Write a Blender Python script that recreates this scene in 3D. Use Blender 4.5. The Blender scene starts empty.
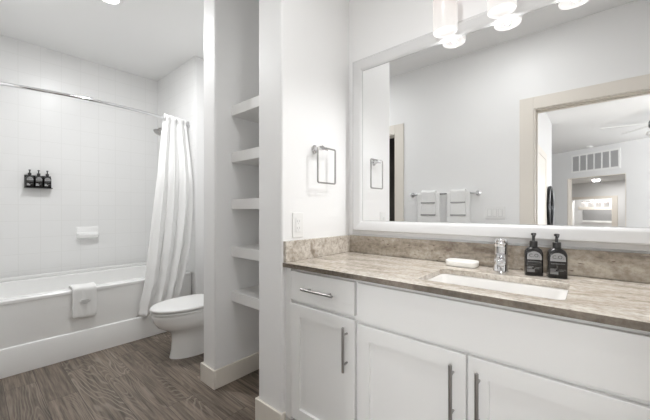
import bpy, bmesh, math, random
from mathutils import Vector, Matrix
C = bpy.context.scene.collection
scn = bpy.context.scene
PI = math.pi
rnd = random.Random(7)

# ------------------------------------------------------------------ camera, world, exposure
CAM_H = 1.16
cam_data = bpy.data.cameras.new('camera')
cam_data.sensor_fit = 'HORIZONTAL'
cam_data.sensor_width = 36.0
cam_data.lens = 36.0 * 309.0 / 650.0
cam_data.shift_y = 0.0012
cam_data.clip_start = 0.02
cam = bpy.data.objects.new('camera', cam_data)
C.objects.link(cam)
cam.location = (0, 0, CAM_H)
cam.rotation_euler = (PI / 2, 0, math.radians(40.8 - 90))
scn.camera = cam

world = bpy.data.worlds.new('world')
scn.world = world
world.use_nodes = True
world.node_tree.nodes['Background'].inputs[0].default_value = (0.93, 0.96, 1.0, 1)
world.node_tree.nodes['Background'].inputs[1].default_value = 1.0

scn.view_settings.view_transform = 'Standard'
scn.view_settings.look = 'None'
scn.view_settings.gamma = 1.0
scn.view_settings.use_curve_mapping = False
scn.view_settings.exposure = 0.70
scn.cycles.max_bounces = 14
scn.cycles.diffuse_bounces = 9
scn.cycles.glossy_bounces = 6
scn.cycles.use_denoising = True


def lamp(name, kind, loc, power, color=(1, 1, 1), size=0.1, rot=(0, 0, 0), size_y=None, spread=None):
    d = bpy.data.lights.new(name, kind)
    d.energy = power
    d.color = color
    if kind == 'AREA':
        d.size = size
        if size_y:
            d.shape = 'RECTANGLE'
            d.size_y = size_y
        else:
            d.shape = 'DISK'
        if spread:
            d.spread = spread
    else:
        d.shadow_soft_size = size
    o = bpy.data.objects.new(name, d)
    o.location = loc
    o.rotation_euler = rot
    C.objects.link(o)
    return o


CEIL = 2.72
W_FILL, W_FILL2, W_CAN, W_SPOT, W_ROOM, W_NICHE = 13, 82, 11.5, 9.2, 4.4, 0.6
# added fill from made-up bedroom windows; ceiling lamps, two of them added
fill = lamp('bedroom_fill', 'AREA', (-5.47, -2.10, 1.5), W_FILL, (0.985, 0.99, 1.0), 1.9, size_y=1.7, spread=math.radians(65))  # fill panel in front of an added, unseen bedroom window
fill.rotation_euler = Vector((5.4, 1.75, -0.3)).to_track_quat('-Z', 'Z').to_euler()
fill2 = lamp('second_bedroom_fill', 'AREA', (-0.16, -2.50, 1.5), W_FILL2, (0.99, 0.995, 1.0), 1.9, size_y=1.7, spread=math.radians(95))  # second added panel, brightens the far bedroom wall
fill2.rotation_euler = Vector((-1, 0.0, 0.16)).to_track_quat('-Z', 'Z').to_euler()
lamp('tub_downlight', 'AREA', (0.676, 2.665, CEIL - 0.02), W_CAN, (0.985, 0.993, 1.0), 0.11)
lamp('niche_fill_light', 'AREA', (0.52, 2.05, CEIL - 0.02), W_NICHE, (0.985, 0.993, 1.0), 0.13)  # added unseen ceiling lamp, fills tub front and toilet
lamp('bath_fill_light', 'AREA', (0.70, 0.50, CEIL - 0.02), W_ROOM, (0.985, 0.993, 1.0), 0.13)  # added unseen ceiling lamp, fills the vanity side
LIGHT_Y = (0.552, 0.303, 0.054)
for ly in LIGHT_Y:
    sp = lamp('vanity_bulb', 'SPOT', (1.553, ly, 2.057), W_SPOT, (0.995, 0.995, 1.0), 0.007)
    sp.data.spot_size = math.radians(165)
    sp.data.spot_blend = 1.0


# ------------------------------------------------------------------ materials
def mat(name, col, rough=0.5, metal=0.0, bump=0.0, bscale=80.0, emit=None, estr=0.0, coat=0.0, spec=None):
    m = bpy.data.materials.new(name)
    m.use_nodes = True
    nt = m.node_tree
    p = nt.nodes['Principled BSDF']
    p.inputs['Base Color'].default_value = (*col, 1)
    p.inputs['Roughness'].default_value = rough
    p.inputs['Metallic'].default_value = metal
    if spec is not None:
        p.inputs['Specular IOR Level'].default_value = spec
    if coat:
        p.inputs['Coat Weight'].default_value = coat
    if emit:
        p.inputs['Emission Color'].default_value = (*emit, 1)
        p.inputs['Emission Strength'].default_value = estr
    tc = nt.nodes.new('ShaderNodeTexCoord')
    n = nt.nodes.new('ShaderNodeTexNoise')
    n.inputs['Scale'].default_value = bscale
    n.inputs['Detail'].default_value = 3
    nt.links.new(tc.outputs['Object'], n.inputs['Vector'])
    if bump:
        b = nt.nodes.new('ShaderNodeBump')
        b.inputs['Strength'].default_value = bump
        b.inputs['Distance'].default_value = 0.002
        nt.links.new(n.outputs['Fac'], b.inputs['Height'])
        nt.links.new(b.outputs['Normal'], p.inputs['Normal'])
    else:
        mr = nt.nodes.new('ShaderNodeMapRange')
        mr.inputs['To Min'].default_value = max(0, rough - 0.02)
        mr.inputs['To Max'].default_value = min(1, rough + 0.02)
        nt.links.new(n.outputs['Fac'], mr.inputs['Value'])
        nt.links.new(mr.outputs['Result'], p.inputs['Roughness'])
    return m


M = {}
M['paint'] = mat('wall_paint', (0.85, 0.85, 0.848), 0.45, bump=0.15, bscale=220)
M['paint_bedroom'] = mat('bedroom_paint', (0.76, 0.76, 0.76), 0.6, bump=0.15, bscale=220)
M['ceiling_bedroom'] = mat('bedroom_ceiling', (0.84, 0.84, 0.84), 0.8, bump=0.2, bscale=160)
M['ceiling'] = mat('ceiling_paint', (0.85, 0.85, 0.845), 0.8, bump=0.2, bscale=160)
M['trim'] = mat('cream_trim', (0.76, 0.715, 0.65), 0.4)
M['cabinet'] = mat('cabinet_paint', (0.83, 0.83, 0.822), 0.38)
M['shelf'] = mat('shelf_paint', (0.81, 0.805, 0.795), 0.45)
M['acrylic'] = mat('white_acrylic', (0.88, 0.88, 0.872), 0.15)
M['porcelain'] = mat('white_porcelain', (0.88, 0.88, 0.872), 0.08, coat=0.3)
M['basin'] = mat('basin_porcelain', (0.76, 0.745, 0.725), 0.12, coat=0.2)
M['plastic'] = mat('white_plastic', (0.82, 0.82, 0.81), 0.3)
M['slot'] = mat('dark_slot', (0.48, 0.48, 0.48), 0.5)
M['chrome'] = mat('chrome', (0.72, 0.72, 0.73), 0.07, 1.0)
M['nickel'] = mat('brushed_nickel', (0.42, 0.41, 0.40), 0.32, 1.0)
M['black'] = mat('black_plastic', (0.012, 0.011, 0.011), 0.25)
M['pump'] = mat('black_pump', (0.022, 0.021, 0.021), 0.35)
M['label'] = mat('grey_label', (0.36, 0.36, 0.36), 0.4)
M['labelwhite'] = mat('pale_label', (0.27, 0.27, 0.27), 0.4)
M['ink'] = mat('dark_ink', (0.02, 0.02, 0.02), 0.5)
M['inkgrey'] = mat('grey_ink', (0.16, 0.16, 0.16), 0.5)
M['towel'] = mat('terry_cloth', (0.86, 0.86, 0.85), 0.95, bump=0.9, bscale=420)
M['band_shade'] = mat('towel_band_shade', (0.36, 0.36, 0.355), 0.9, bump=0.5, bscale=300)  # woven band, darkened further for the shadow under the hem
M['motif'] = mat('woven_grey', (0.55, 0.55, 0.54), 0.9, bump=0.5, bscale=300)
M['curtain'] = mat('curtain_cloth', (0.86, 0.86, 0.855), 0.7, bump=0.25, bscale=240)
M['mirrorframe'] = mat('white_lacquer', (0.66, 0.66, 0.66), 0.18, coat=0.3)
M['mirror'] = mat('mirror_glass', (0.90, 0.905, 0.905), 0.0, 1.0)
M['blackmetal'] = mat('black_metal', (0.02, 0.02, 0.022), 0.3, 0.5)
M['greyvent'] = mat('grille_grey', (0.42, 0.42, 0.42), 0.6)
M['greyblind'] = mat('grey_blind', (0.30, 0.30, 0.30), 0.7)
M['carpet'] = mat('carpet', (0.50, 0.47, 0.43), 0.95, bump=0.9, bscale=300)
M['closet_shade'] = mat('closet_shade_paint', (0.12, 0.11, 0.10), 0.6)  # shade of the unlit closet put into the colour
M['soap'] = mat('dish_ceramic', (0.82, 0.81, 0.78), 0.25)
M['lens'] = mat('lamp_lens', (0.9, 0.9, 0.9), 0.4, emit=(1, 0.985, 0.96), estr=6.0)
M['fill_pane'] = mat('fill_pane', (0.85, 0.87, 0.9), 0.4, emit=(0.95, 0.975, 1.0), estr=1.2)  # glowing pane for the added bedroom windows
M['fangrey'] = mat('fan_metal', (0.20, 0.21, 0.21), 0.35, 0.6)
M['fanblade'] = mat('fan_blade', (0.72, 0.72, 0.71), 0.5)

# frosted lamp glass: white body, glows
m = mat('frosted_glass', (0.34, 0.32, 0.31), 0.25, emit=(1.0, 0.95, 0.91), estr=0.38)
nt = m.node_tree
tc = nt.nodes.new('ShaderNodeTexCoord')
sx = nt.nodes.new('ShaderNodeSeparateXYZ')
nt.links.new(tc.outputs['Generated'], sx.inputs[0])
rp = nt.nodes.new('ShaderNodeValToRGB')
rp.color_ramp.elements[0].position = 0.0
rp.color_ramp.elements[0].color = (1.0, 0.98, 0.95, 1)
rp.color_ramp.elements[1].position = 0.95
rp.color_ramp.elements[1].color = (0.80, 0.68, 0.65, 1)
e = rp.color_ramp.elements.new(0.45)
e.color = (0.95, 0.90, 0.86, 1)
nt.links.new(sx.outputs['Z'], rp.inputs[0])
nt.links.new(rp.outputs[0], nt.nodes['Principled BSDF'].inputs['Emission Color'])
pr_ = nt.nodes['Principled BSDF']
tr_ = nt.nodes.new('ShaderNodeBsdfTransparent')
ms_ = nt.nodes.new('ShaderNodeMixShader')
ms_.inputs[0].default_value = 0.05
nt.links.new(pr_.outputs[0], ms_.inputs[1])
nt.links.new(tr_.outputs[0], ms_.inputs[2])
nt.links.new(ms_.outputs[0], nt.nodes['Material Output'].inputs[0])
M['shade'] = m


def tile_mat(name, axes):
    m = mat(name, (0.84, 0.84, 0.835), 0.33)
    nt = m.node_tree
    p = nt.nodes['Principled BSDF']
    tc = nt.nodes.new('ShaderNodeTexCoord')
    sp = nt.nodes.new('ShaderNodeSeparateXYZ')
    cb = nt.nodes.new('ShaderNodeCombineXYZ')
    nt.links.new(tc.outputs['Object'], sp.inputs[0])
    nt.links.new(sp.outputs[axes[0]], cb.inputs['X'])
    nt.links.new(sp.outputs[axes[1]], cb.inputs['Y'])
    br = nt.nodes.new('ShaderNodeTexBrick')
    br.offset = 0.0
    br.inputs['Scale'].default_value = 1.0
    br.inputs['Brick Width'].default_value = 0.152
    br.inputs['Row Height'].default_value = 0.152
    br.inputs['Mortar Size'].default_value = 0.0022
    br.inputs['Mortar Smooth'].default_value = 0.3
    br.inputs['Color1'].default_value = (0.80, 0.80, 0.796, 1)
    br.inputs['Color2'].default_value = (0.79, 0.79, 0.786, 1)
    br.inputs['Mortar'].default_value = (0.74, 0.74, 0.73, 1)
    nt.links.new(cb.outputs[0], br.inputs['Vector'])
    nt.links.new(br.outputs['Color'], p.inputs['Base Color'])
    b = nt.nodes.new('ShaderNodeBump')
    b.inputs['Strength'].default_value = 0.18
    b.inputs['Distance'].default_value = 0.002
    b.invert = True
    nt.links.new(br.outputs['Fac'], b.inputs['Height'])
    nt.links.new(b.outputs['Normal'], p.inputs['Normal'])
    return m


M['tile_x'] = tile_mat('tile_long_wall', ('X', 'Z'))
M['tile_y'] = tile_mat('tile_end_wall', ('Y', 'Z'))


def granite():
    m = bpy.data.materials.new('granite')
    m.use_nodes = True
    nt = m.node_tree
    L = nt.links.new
    p = nt.nodes['Principled BSDF']
    p.inputs['Roughness'].default_value = 0.10
    p.inputs['Specular IOR Level'].default_value = 0.75
    tc = nt.nodes.new('ShaderNodeTexCoord')
    mp = nt.nodes.new('ShaderNodeMapping')
    mp.inputs['Rotation'].default_value = (0.15, 0.2, math.radians(14))
    mp.inputs['Scale'].default_value = (4.2, 1.0, 3.0)
    L(tc.outputs['Object'], mp.inputs[0])
    n1 = nt.nodes.new('ShaderNodeTexNoise')
    n1.inputs['Scale'].default_value = 4.5
    n1.inputs['Detail'].default_value = 8
    n1.inputs['Roughness'].default_value = 0.62
    n1.inputs['Distortion'].default_value = 0.8
    L(mp.outputs[0], n1.inputs[0])
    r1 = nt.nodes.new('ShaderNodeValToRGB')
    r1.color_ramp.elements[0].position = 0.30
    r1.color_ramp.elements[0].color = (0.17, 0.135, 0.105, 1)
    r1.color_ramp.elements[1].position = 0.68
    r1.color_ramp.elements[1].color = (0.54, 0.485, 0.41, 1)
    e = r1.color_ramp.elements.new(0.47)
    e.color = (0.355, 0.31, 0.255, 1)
    L(n1.outputs['Fac'], r1.inputs[0])
    n2 = nt.nodes.new('ShaderNodeTexNoise')
    n2.inputs['Scale'].default_value = 55
    n2.inputs['Detail'].default_value = 5
    n2.inputs['Roughness'].default_value = 0.7
    L(tc.outputs['Object'], n2.inputs[0])
    r2 = nt.nodes.new('ShaderNodeValToRGB')
    r2.color_ramp.elements[0].position = 0.35
    r2.color_ramp.elements[0].color = (0.5, 0.45, 0.40, 1)
    r2.color_ramp.elements[1].position = 0.58
    r2.color_ramp.elements[1].color = (1, 1, 1, 1)
    L(n2.outputs['Fac'], r2.inputs[0])
    mx = nt.nodes.new('ShaderNodeMix')
    mx.data_type = 'RGBA'
    mx.blend_type = 'MULTIPLY'
    mx.inputs['Factor'].default_value = 0.6
    L(r1.outputs[0], mx.inputs['A'])
    L(r2.outputs[0], mx.inputs['B'])
    # dark garnet flecks
    v = nt.nodes.new('ShaderNodeTexNoise')
    v.inputs['Scale'].default_value = 30
    v.inputs['Detail'].default_value = 2
    v.inputs['Roughness'].default_value = 0.4
    L(mp.outputs[0], v.inputs[0])
    r3 = nt.nodes.new('ShaderNodeValToRGB')
    r3.color_ramp.elements[0].position = 0.665
    r3.color_ramp.elements[0].color = (0, 0, 0, 1)
    r3.color_ramp.elements[1].position = 0.73
    r3.color_ramp.elements[1].color = (1, 1, 1, 1)
    L(v.outputs['Fac'], r3.inputs[0])
    mx2 = nt.nodes.new('ShaderNodeMix')
    mx2.data_type = 'RGBA'
    L(r3.outputs[0], mx2.inputs['Factor'])
    L(mx.outputs['Result'], mx2.inputs['A'])
    mx2.inputs['B'].default_value = (0.17, 0.125, 0.10, 1)
    L(mx2.outputs['Result'], p.inputs['Base Color'])
    return m


M['granite'] = granite()
M['granite_lit'] = granite()  # lighter copy of the same stone, light on it painted in
M['granite_lit'].name = 'granite_lit_copy'
for nd in M['granite_lit'].node_tree.nodes:
    if nd.bl_idname == 'ShaderNodeValToRGB' and len(nd.color_ramp.elements) == 3:
        for el, c in zip(nd.color_ramp.elements, ((0.34, 0.29, 0.235, 1), (0.58, 0.53, 0.465, 1), (0.74, 0.70, 0.64, 1))):
            el.color = c
M['edge'] = granite()  # darker copy of the same stone, front edge shade painted in
M['edge'].name = 'granite_shaded_edge'
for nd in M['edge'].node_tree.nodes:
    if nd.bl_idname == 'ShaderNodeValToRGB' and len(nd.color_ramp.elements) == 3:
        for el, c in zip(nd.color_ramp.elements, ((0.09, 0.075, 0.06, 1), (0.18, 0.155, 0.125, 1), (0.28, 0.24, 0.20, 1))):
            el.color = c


def wood_floor():
    m = bpy.data.materials.new('floor_planks')
    m.use_nodes = True
    nt = m.node_tree
    L = nt.links.new
    p = nt.nodes['Principled BSDF']
    tc = nt.nodes.new('ShaderNodeTexCoord')
    sp = nt.nodes.new('ShaderNodeSeparateXYZ')
    L(tc.outputs['Object'], sp.inputs[0])
    cb = nt.nodes.new('ShaderNodeCombineXYZ')
    L(sp.outputs['Y'], cb.inputs['X'])
    L(sp.outputs['X'], cb.inputs['Y'])
    br = nt.nodes.new('ShaderNodeTexBrick')
    br.offset = 0.37
    br.inputs['Scale'].default_value = 1.0
    br.inputs['Brick Width'].default_value = 0.95
    br.inputs['Row Height'].default_value = 0.155
    br.inputs['Mortar Size'].default_value = 0.0012
    br.inputs['Bias'].default_value = 0.0
    br.inputs['Color1'].default_value = (0, 0, 0, 1)
    br.inputs['Color2'].default_value = (1, 1, 1, 1)
    br.inputs['Mortar'].default_value = (0.5, 0.5, 0.5, 1)
    L(cb.outputs[0], br.inputs['Vector'])
    # per plank offset of the grain
    sc = nt.nodes.new('ShaderNodeVectorMath')
    sc.operation = 'MULTIPLY_ADD'
    sc.inputs[1].default_value = (7.3, 3.1, 11.7)
    L(br.outputs['Color'], sc.inputs[0])
    L(cb.outputs[0], sc.inputs[2])
    mp = nt.nodes.new('ShaderNodeMapping')
    mp.inputs['Scale'].default_value = (0.15, 1.0, 1.0)
    L(sc.outputs[0], mp.inputs[0])
    # cathedral rings: contour bands of a stretched noise
    n1 = nt.nodes.new('ShaderNodeTexNoise')
    n1.inputs['Scale'].default_value = 7.0
    n1.inputs['Detail'].default_value = 1.5
    n1.inputs['Roughness'].default_value = 0.4
    L(mp.outputs[0], n1.inputs[0])
    ml = nt.nodes.new('ShaderNodeMath')
    ml.operation = 'MULTIPLY'
    ml.inputs[1].default_value = 170
    L(n1.outputs['Fac'], ml.inputs[0])
    sn = nt.nodes.new('ShaderNodeMath')
    sn.operation = 'SINE'
    L(ml.outputs[0], sn.inputs[0])
    rr = nt.nodes.new('ShaderNodeMapRange')
    rr.inputs['From Min'].default_value = 0.35
    rr.inputs['From Max'].default_value = 1.0
    L(sn.outputs[0], rr.inputs['Value'])
    # patches where the rings show
    nm = nt.nodes.new('ShaderNodeTexNoise')
    nm.inputs['Scale'].default_value = 4.0
    nm.inputs['Detail'].default_value = 1
    L(mp.outputs[0], nm.inputs[0])
    rm = nt.nodes.new('ShaderNodeMapRange')
    rm.inputs['From Min'].default_value = 0.44
    rm.inputs['From Max'].default_value = 0.62
    rm.inputs['To Min'].default_value = 0.06
    L(nm.outputs['Fac'], rm.inputs['Value'])
    mm = nt.nodes.new('ShaderNodeMath')
    mm.operation = 'MULTIPLY'
    L(rr.outputs[0], mm.inputs[0])
    L(rm.outputs[0], mm.inputs[1])
    # fine fibres
    mp2 = nt.nodes.new('ShaderNodeMapping')
    mp2.inputs['Scale'].default_value = (0.05, 1.0, 1.0)
    L(sc.outputs[0], mp2.inputs[0])
    n2 = nt.nodes.new('ShaderNodeTexNoise')
    n2.inputs['Scale'].default_value = 60
    n2.inputs['Detail'].default_value = 6
    n2.inputs['Roughness'].default_value = 0.65
    L(mp2.outputs[0], n2.inputs[0])
    r2 = nt.nodes.new('ShaderNodeValToRGB')
    r2.color_ramp.elements[0].position = 0.33
    r2.color_ramp.elements[0].color = (0.060, 0.045, 0.034, 1)
    r2.color_ramp.elements[1].position = 0.66
    r2.color_ramp.elements[1].color = (0.265, 0.214, 0.170, 1)
    L(n2.outputs['Fac'], r2.inputs[0])
    # plank tone
    tn = nt.nodes.new('ShaderNodeMapRange')
    tn.inputs['To Min'].default_value = 0.76
    tn.inputs['To Max'].default_value = 1.2
    L(br.outputs['Color'], tn.inputs['Value'])
    mt = nt.nodes.new('ShaderNodeVectorMath')
    mt.operation = 'SCALE'
    L(r2.outputs[0], mt.inputs[0])
    L(tn.outputs[0], mt.inputs['Scale'])
    mx = nt.nodes.new('ShaderNodeMix')
    mx.data_type = 'RGBA'
    L(mm.outputs[0], mx.inputs['Factor'])
    L(mt.outputs[0], mx.inputs['A'])
    mx.inputs['B'].default_value = (0.31, 0.265, 0.22, 1)
    # seams
    sm = nt.nodes.new('ShaderNodeMix')
    sm.data_type = 'RGBA'
    L(br.outputs['Fac'], sm.inputs['Factor'])
    L(mx.outputs['Result'], sm.inputs['A'])
    sm.inputs['B'].default_value = (0.035, 0.027, 0.022, 1)
    L(sm.outputs['Result'], p.inputs['Base Color'])
    p.inputs['Roughness'].default_value = 0.42
    return m


M['wood'] = wood_floor()

# ------------------------------------------------------------------ mesh helpers
LOC = {}


def box(bm, x0, x1, y0, y1, z0, z1, xf=None):
    co = [(x, y, z) for z in (z0, z1) for x, y in ((x0, y0), (x1, y0), (x1, y1), (x0, y1))]
    if xf:
        co = [xf(*c) for c in co]
    v = [bm.verts.new(c) for c in co]
    for f in ((0, 3, 2, 1), (4, 5, 6, 7), (0, 1, 5, 4), (1, 2, 6, 5), (2, 3, 7, 6), (3, 0, 4, 7)):
        bm.faces.new([v[i] for i in f])


def loft(bm, rings, cap0=True, cap1=True):
    rr = [[bm.verts.new(p) for p in r] for r in rings]
    n = len(rr[0])
    for a, b in zip(rr, rr[1:]):
        for i in range(n):
            bm.faces.new((a[i], a[(i + 1) % n], b[(i + 1) % n], b[i]))
    if cap0:
        bm.faces.new(list(reversed(rr[0])))
    if cap1:
        bm.faces.new(rr[-1])
    return rr


def tube(bm, pts, r, n=10, closed=False):
    pts = [Vector(p) for p in pts]
    rings = []
    m = len(pts)
    prev = None
    for i, p in enumerate(pts):
        if closed:
            t = pts[(i + 1) % m] - pts[i - 1]
        else:
            t = pts[min(i + 1, m - 1)] - pts[max(i - 1, 0)]
        t.normalize()
        if prev is None:
            ref = Vector((0, 0, 1)) if abs(t.z) < 0.9 else Vector((1, 0, 0))
            a = t.cross(ref).normalized()
        else:
            a = (prev - t * prev.dot(t)).normalized()
        prev = a
        b = t.cross(a)
        ri = r[i] if isinstance(r, (list, tuple)) else r
        rings.append([p + (a * math.cos(2 * PI * k / n) + b * math.sin(2 * PI * k / n)) * ri for k in range(n)])
    if closed:
        rings.append(rings[0])
        rr = [[bm.verts.new(q) for q in g] for g in rings[:-1]]
        for i in range(m):
            A, B = rr[i], rr[(i + 1) % m]
            for k in range(n):
                bm.faces.new((A[k], A[(k + 1) % n], B[(k + 1) % n], B[k]))
    else:
        loft(bm, rings)


def lathe(bm, prof, cx, cy, cz, n=28, axis='z', cap0=True, cap1=True):
    rings = []
    for r, h in prof:
        ring = []
        for k in range(n):
            a = 2 * PI * k / n
            u, w = r * math.cos(a), r * math.sin(a)
            if axis == 'z':
                ring.append((cx + u, cy + w, cz + h))
            elif axis == 'x':
                ring.append((cx + h, cy + u, cz + w))
            else:
                ring.append((cx + u, cy + h, cz + w))
        rings.append(ring)
    loft(bm, rings, cap0, cap1)


def rrect(cx, cy, hx, hy, r, z, n=6):
    """rounded rectangle ring in XY at height z"""
    out = []
    r = min(r, hx * 0.999, hy * 0.999)
    for q, (sx, sy) in enumerate(((1, 1), (-1, 1), (-1, -1), (1, -1))):
        for k in range(n + 1):
            a = PI / 2 * q + PI / 2 * k / n
            out.append((cx + sx * (hx - r) + r * math.cos(a), cy + sy * (hy - r) + r * math.sin(a), z))
    return out


def obj(name, bm, material, parent=None, bevel=0.0, smooth=False, seg=2, sub=0, origin=None, angle=40):
    bmesh.ops.recalc_face_normals(bm, faces=bm.faces[:])
    me = bpy.data.meshes.new(name)
    o = bpy.data.objects.new(name, me)
    C.objects.link(o)
    if parent is not None:
        base = LOC[parent.name]
        o.parent = parent
    else:
        if origin is None:
            xs = [v.co.x for v in bm.verts]
            ys = [v.co.y for v in bm.verts]
            zs = [v.co.z for v in bm.verts]
            base = Vector(((min(xs) + max(xs)) / 2, (min(ys) + max(ys)) / 2, min(zs)))
        else:
            base = Vector(origin)
        o.location = base
    LOC[o.name] = base
    bmesh.ops.translate(bm, verts=bm.verts[:], vec=-base)
    bm.to_mesh(me)
    bm.free()
    me.materials.append(material)
    if bevel:
        b = o.modifiers.new('bevel', 'BEVEL')
        b.width = bevel
        b.segments = seg
        b.limit_method = 'ANGLE'
        b.angle_limit = math.radians(35)
        b.harden_normals = False
    if sub:
        s = o.modifiers.new('sub', 'SUBSURF')
        s.levels = sub
        s.render_levels = sub
    if smooth or bevel:
        for p_ in me.polygons:
            p_.use_smooth = True
        try:
            me.set_sharp_from_angle(angle=math.radians(angle))
        except Exception:
            pass
    return o


def B(*boxes, xf=None):
    bm = bmesh.new()
    for b in boxes:
        box(bm, *b, xf=xf)
    return bm


def tag(o, label, cat, group=None):
    o['label'] = label
    o['category'] = cat
    if group:
        o['group'] = group
    return o


def thing(name, label, cat, loc, group=None):
    o = bpy.data.objects.new(name, None)
    o.empty_display_size = 0.05
    C.objects.link(o)
    o.location = loc
    LOC[o.name] = Vector(loc)
    return tag(o, label, cat, group)


def struct(name, bm, m, bevel=0.0, **kw):
    o = obj(name, bm, m, None, bevel, origin=(0, 0, 0), **kw)
    o['kind'] = 'structure'
    return o


def dup(root, loc, label=None, group=None):
    r = root.copy()
    C.objects.link(r)
    r.location = loc
    if label:
        r['label'] = label
    if group:
        r['group'] = group
    for ch in list(root.children):
        c = ch.copy()
        C.objects.link(c)
        c.parent = r
        for g in list(ch.children):
            d = g.copy()
            C.objects.link(d)
            d.parent = c
    return r


def text_mesh(body, size, xf):
    """flat lettering as a mesh; xf maps (u, v) to a world point"""
    cu = bpy.data.curves.new('lettering', 'FONT')
    cu.body = body
    cu.size = size
    cu.align_x = 'CENTER'
    cu.align_y = 'CENTER'
    to = bpy.data.objects.new('lettering', cu)
    C.objects.link(to)
    dg = bpy.context.evaluated_depsgraph_get()
    me = bpy.data.meshes.new_from_object(to.evaluated_get(dg))
    bm = bmesh.new()
    bm.from_mesh(me)
    bpy.data.objects.remove(to)
    bpy.data.meshes.remove(me)
    for v in bm.verts:
        v.co = Vector(xf(v.co.x, v.co.y))
    return bm


# ------------------------------------------------------------------ the room
XM = 1.64      # wall behind the vanity
YT = 1.205     # towel ring wall
XW = 1.055     # plane of the niche opening
YA = 3.10      # tub apron
YB = 3.96      # tiled back wall
XE = 1.50      # tiled end wall of the tub
struct('floor', B((-0.08, 1.8, -0.75, 4.1, -0.08, 0)), M['wood'])
struct('ceiling', B((-0.134, 1.8, -0.75, 4.1, CEIL, CEIL + 0.1)), M['ceiling'])
struct('wall_vanity', B((XM, 1.8, -0.62, YT, 0, CEIL)), M['paint'])
struct('wall_end', B((-0.014, XM, -0.72, -0.62, 0, CEIL)), M['paint'])
struct('wall_niche_right', B((XW, 1.8, YT, 1.40, 0, CEIL)), M['paint'], 0.012, seg=3)
struct('wall_niche_left', B((XW, 1.8, 1.858, 2.012, 0, CEIL)), M['paint'], 0.012, seg=3)
struct('wall_niche_back', B((1.62, 1.8, 1.40, 1.858, 0, CEIL)), M['paint'])
struct('wall_alcove', B((1.62, 1.8, 2.012, 3.015, 0, CEIL)), M['paint'])
struct('wall_tub_end', B((XE + 0.009, 1.8, 3.025, YB, 0, CEIL)), M['paint'], 0.006)
struct('wall_tub_end_tile', B((XE, XE + 0.009, 3.03, YB, 0.53, CEIL)), M['tile_y'], 0.002)
struct('wall_back', B((-0.014, 1.8, YB, 4.1, 0, CEIL)), M['tile_x'])
# wall with the doorway the camera stands in, and the closet door beyond
DX0, DX1 = -0.134, -0.014
D1 = (-0.42, 0.385, 2.05)
D2 = (1.725, 2.45, 2.05)
struct('wall_front', B((DX0, DX1, -0.72, D1[0], 0, CEIL), (DX0, DX1, D1[0], D1[1], D1[2], CEIL),
                       (DX0, DX1, D1[1], D2[0], 0, CEIL), (DX0, DX1, D2[0], D2[1], D2[2], CEIL),
                       (DX0, DX1, D2[1], 4.1, 0, CEIL)), M['paint'])


def casing(name, d, w=0.105, t=0.012):
    y0, y1, z = d
    bm = bmesh.new()
    for s in (DX1, DX0 - t):
        box(bm, s, s + t, y1, y1 + w, 0, z + w)
        box(bm, s, s + t, y0 - w, y0, 0, z + w)
        box(bm, s, s + t, y0, y1, z, z + w)
    # jamb lining and stop
    box(bm, DX0, DX1, y1 - 0.012, y1 + 0.0005, 0, z)
    box(bm, DX0, DX1, y0 - 0.0005, y0 + 0.012, 0, z)
    box(bm, DX0, DX1, y0 + 0.012, y1 - 0.012, z - 0.012, z + 0.0005)
    box(bm, DX0 + 0.045, DX1 - 0.04, y1 - 0.024, y1 - 0.012, 0, z - 0.012)
    box(bm, DX0 + 0.045, DX1 - 0.04, y0 + 0.012, y0 + 0.024, 0, z - 0.012)
    box(bm, DX0 + 0.045, DX1 - 0.04, y0 + 0.024, y1 - 0.024, z - 0.024, z - 0.012)
    return struct(name, bm, M['trim'], 0.002)


casing('trim_1', D1)
casing('trim_2', D2)
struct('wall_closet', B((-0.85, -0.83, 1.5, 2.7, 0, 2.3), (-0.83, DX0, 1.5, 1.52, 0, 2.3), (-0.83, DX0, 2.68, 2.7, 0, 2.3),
                        (-0.83, DX0, 1.52, 2.68, 2.28, 2.3), (-0.83, DX0 + 0.06, 1.52, 2.68, -0.08, 0)), M['closet_shade'])  # closet gloom painted as dark walls

# baseboards
BH, BT = 0.124, 0.013


def baseboard(name, bx):
    return struct(name, B(*bx), M['trim'], 0.004)


baseboard('baseboard_niche_left', [(XW - BT, XW, 1.858 - BT, 2.012 + BT, 0, BH), (XW, 1.62, 1.858 - BT, 1.858, 0, BH),
                                   (XW, 1.62, 2.012, 2.012 + BT, 0, BH)])
baseboard('baseboard_niche_right', [(XW - BT, XW, YT - BT, 1.40 + BT, 0, BH), (XW, 1.62, 1.40, 1.40 + BT, 0, BH),
                                    (XW, XW + 0.02, YT - BT, YT, 0, BH)])
baseboard('baseboard_niche_back', [(1.62 - BT, 1.62, 1.40 + BT, 1.858 - BT, 0, BH)])
baseboard('baseboard_alcove', [(1.62 - BT, 1.62, 2.012 + BT, 3.015, 0, BH)])
baseboard('baseboard_front', [(DX1, DX1 + BT, 0.495, 1.615, 0, BH), (DX1, DX1 + BT, 2.56, 3.08, 0, BH)])

# ------------------------------------------------------------------ niche shelves
names = ['topmost white shelf in the narrow wall niche', 'second white niche shelf from the top',
         'middle one of the five white niche shelves', 'second white niche shelf from the bottom',
         'lowest white shelf in the niche, above the dark floor']
for z, lb in zip((1.872, 1.555, 1.238, 0.917, 0.614), names):
    tag(obj('niche_shelf', B((1.175, 1.619, 1.401, 1.857, z - 0.068, z)), M['shelf'], None, 0.003), lb, 'shelf',
        'built-in shelves of the wall niche')

# ------------------------------------------------------------------ bathtub
TR = 0.535
t = thing('bathtub', 'white alcove bathtub with stepped apron against the tiled wall', 'bathtub', (0.75, 3.5, 0))
bm = bmesh.new()
x0, x1, y0, y1 = DX1 + 0.004, XE - 0.003, YA, YB - 0.003
cxm, cym = (x0 + x1) / 2, (y0 + y1) / 2 + 0.01
N = 6


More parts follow.
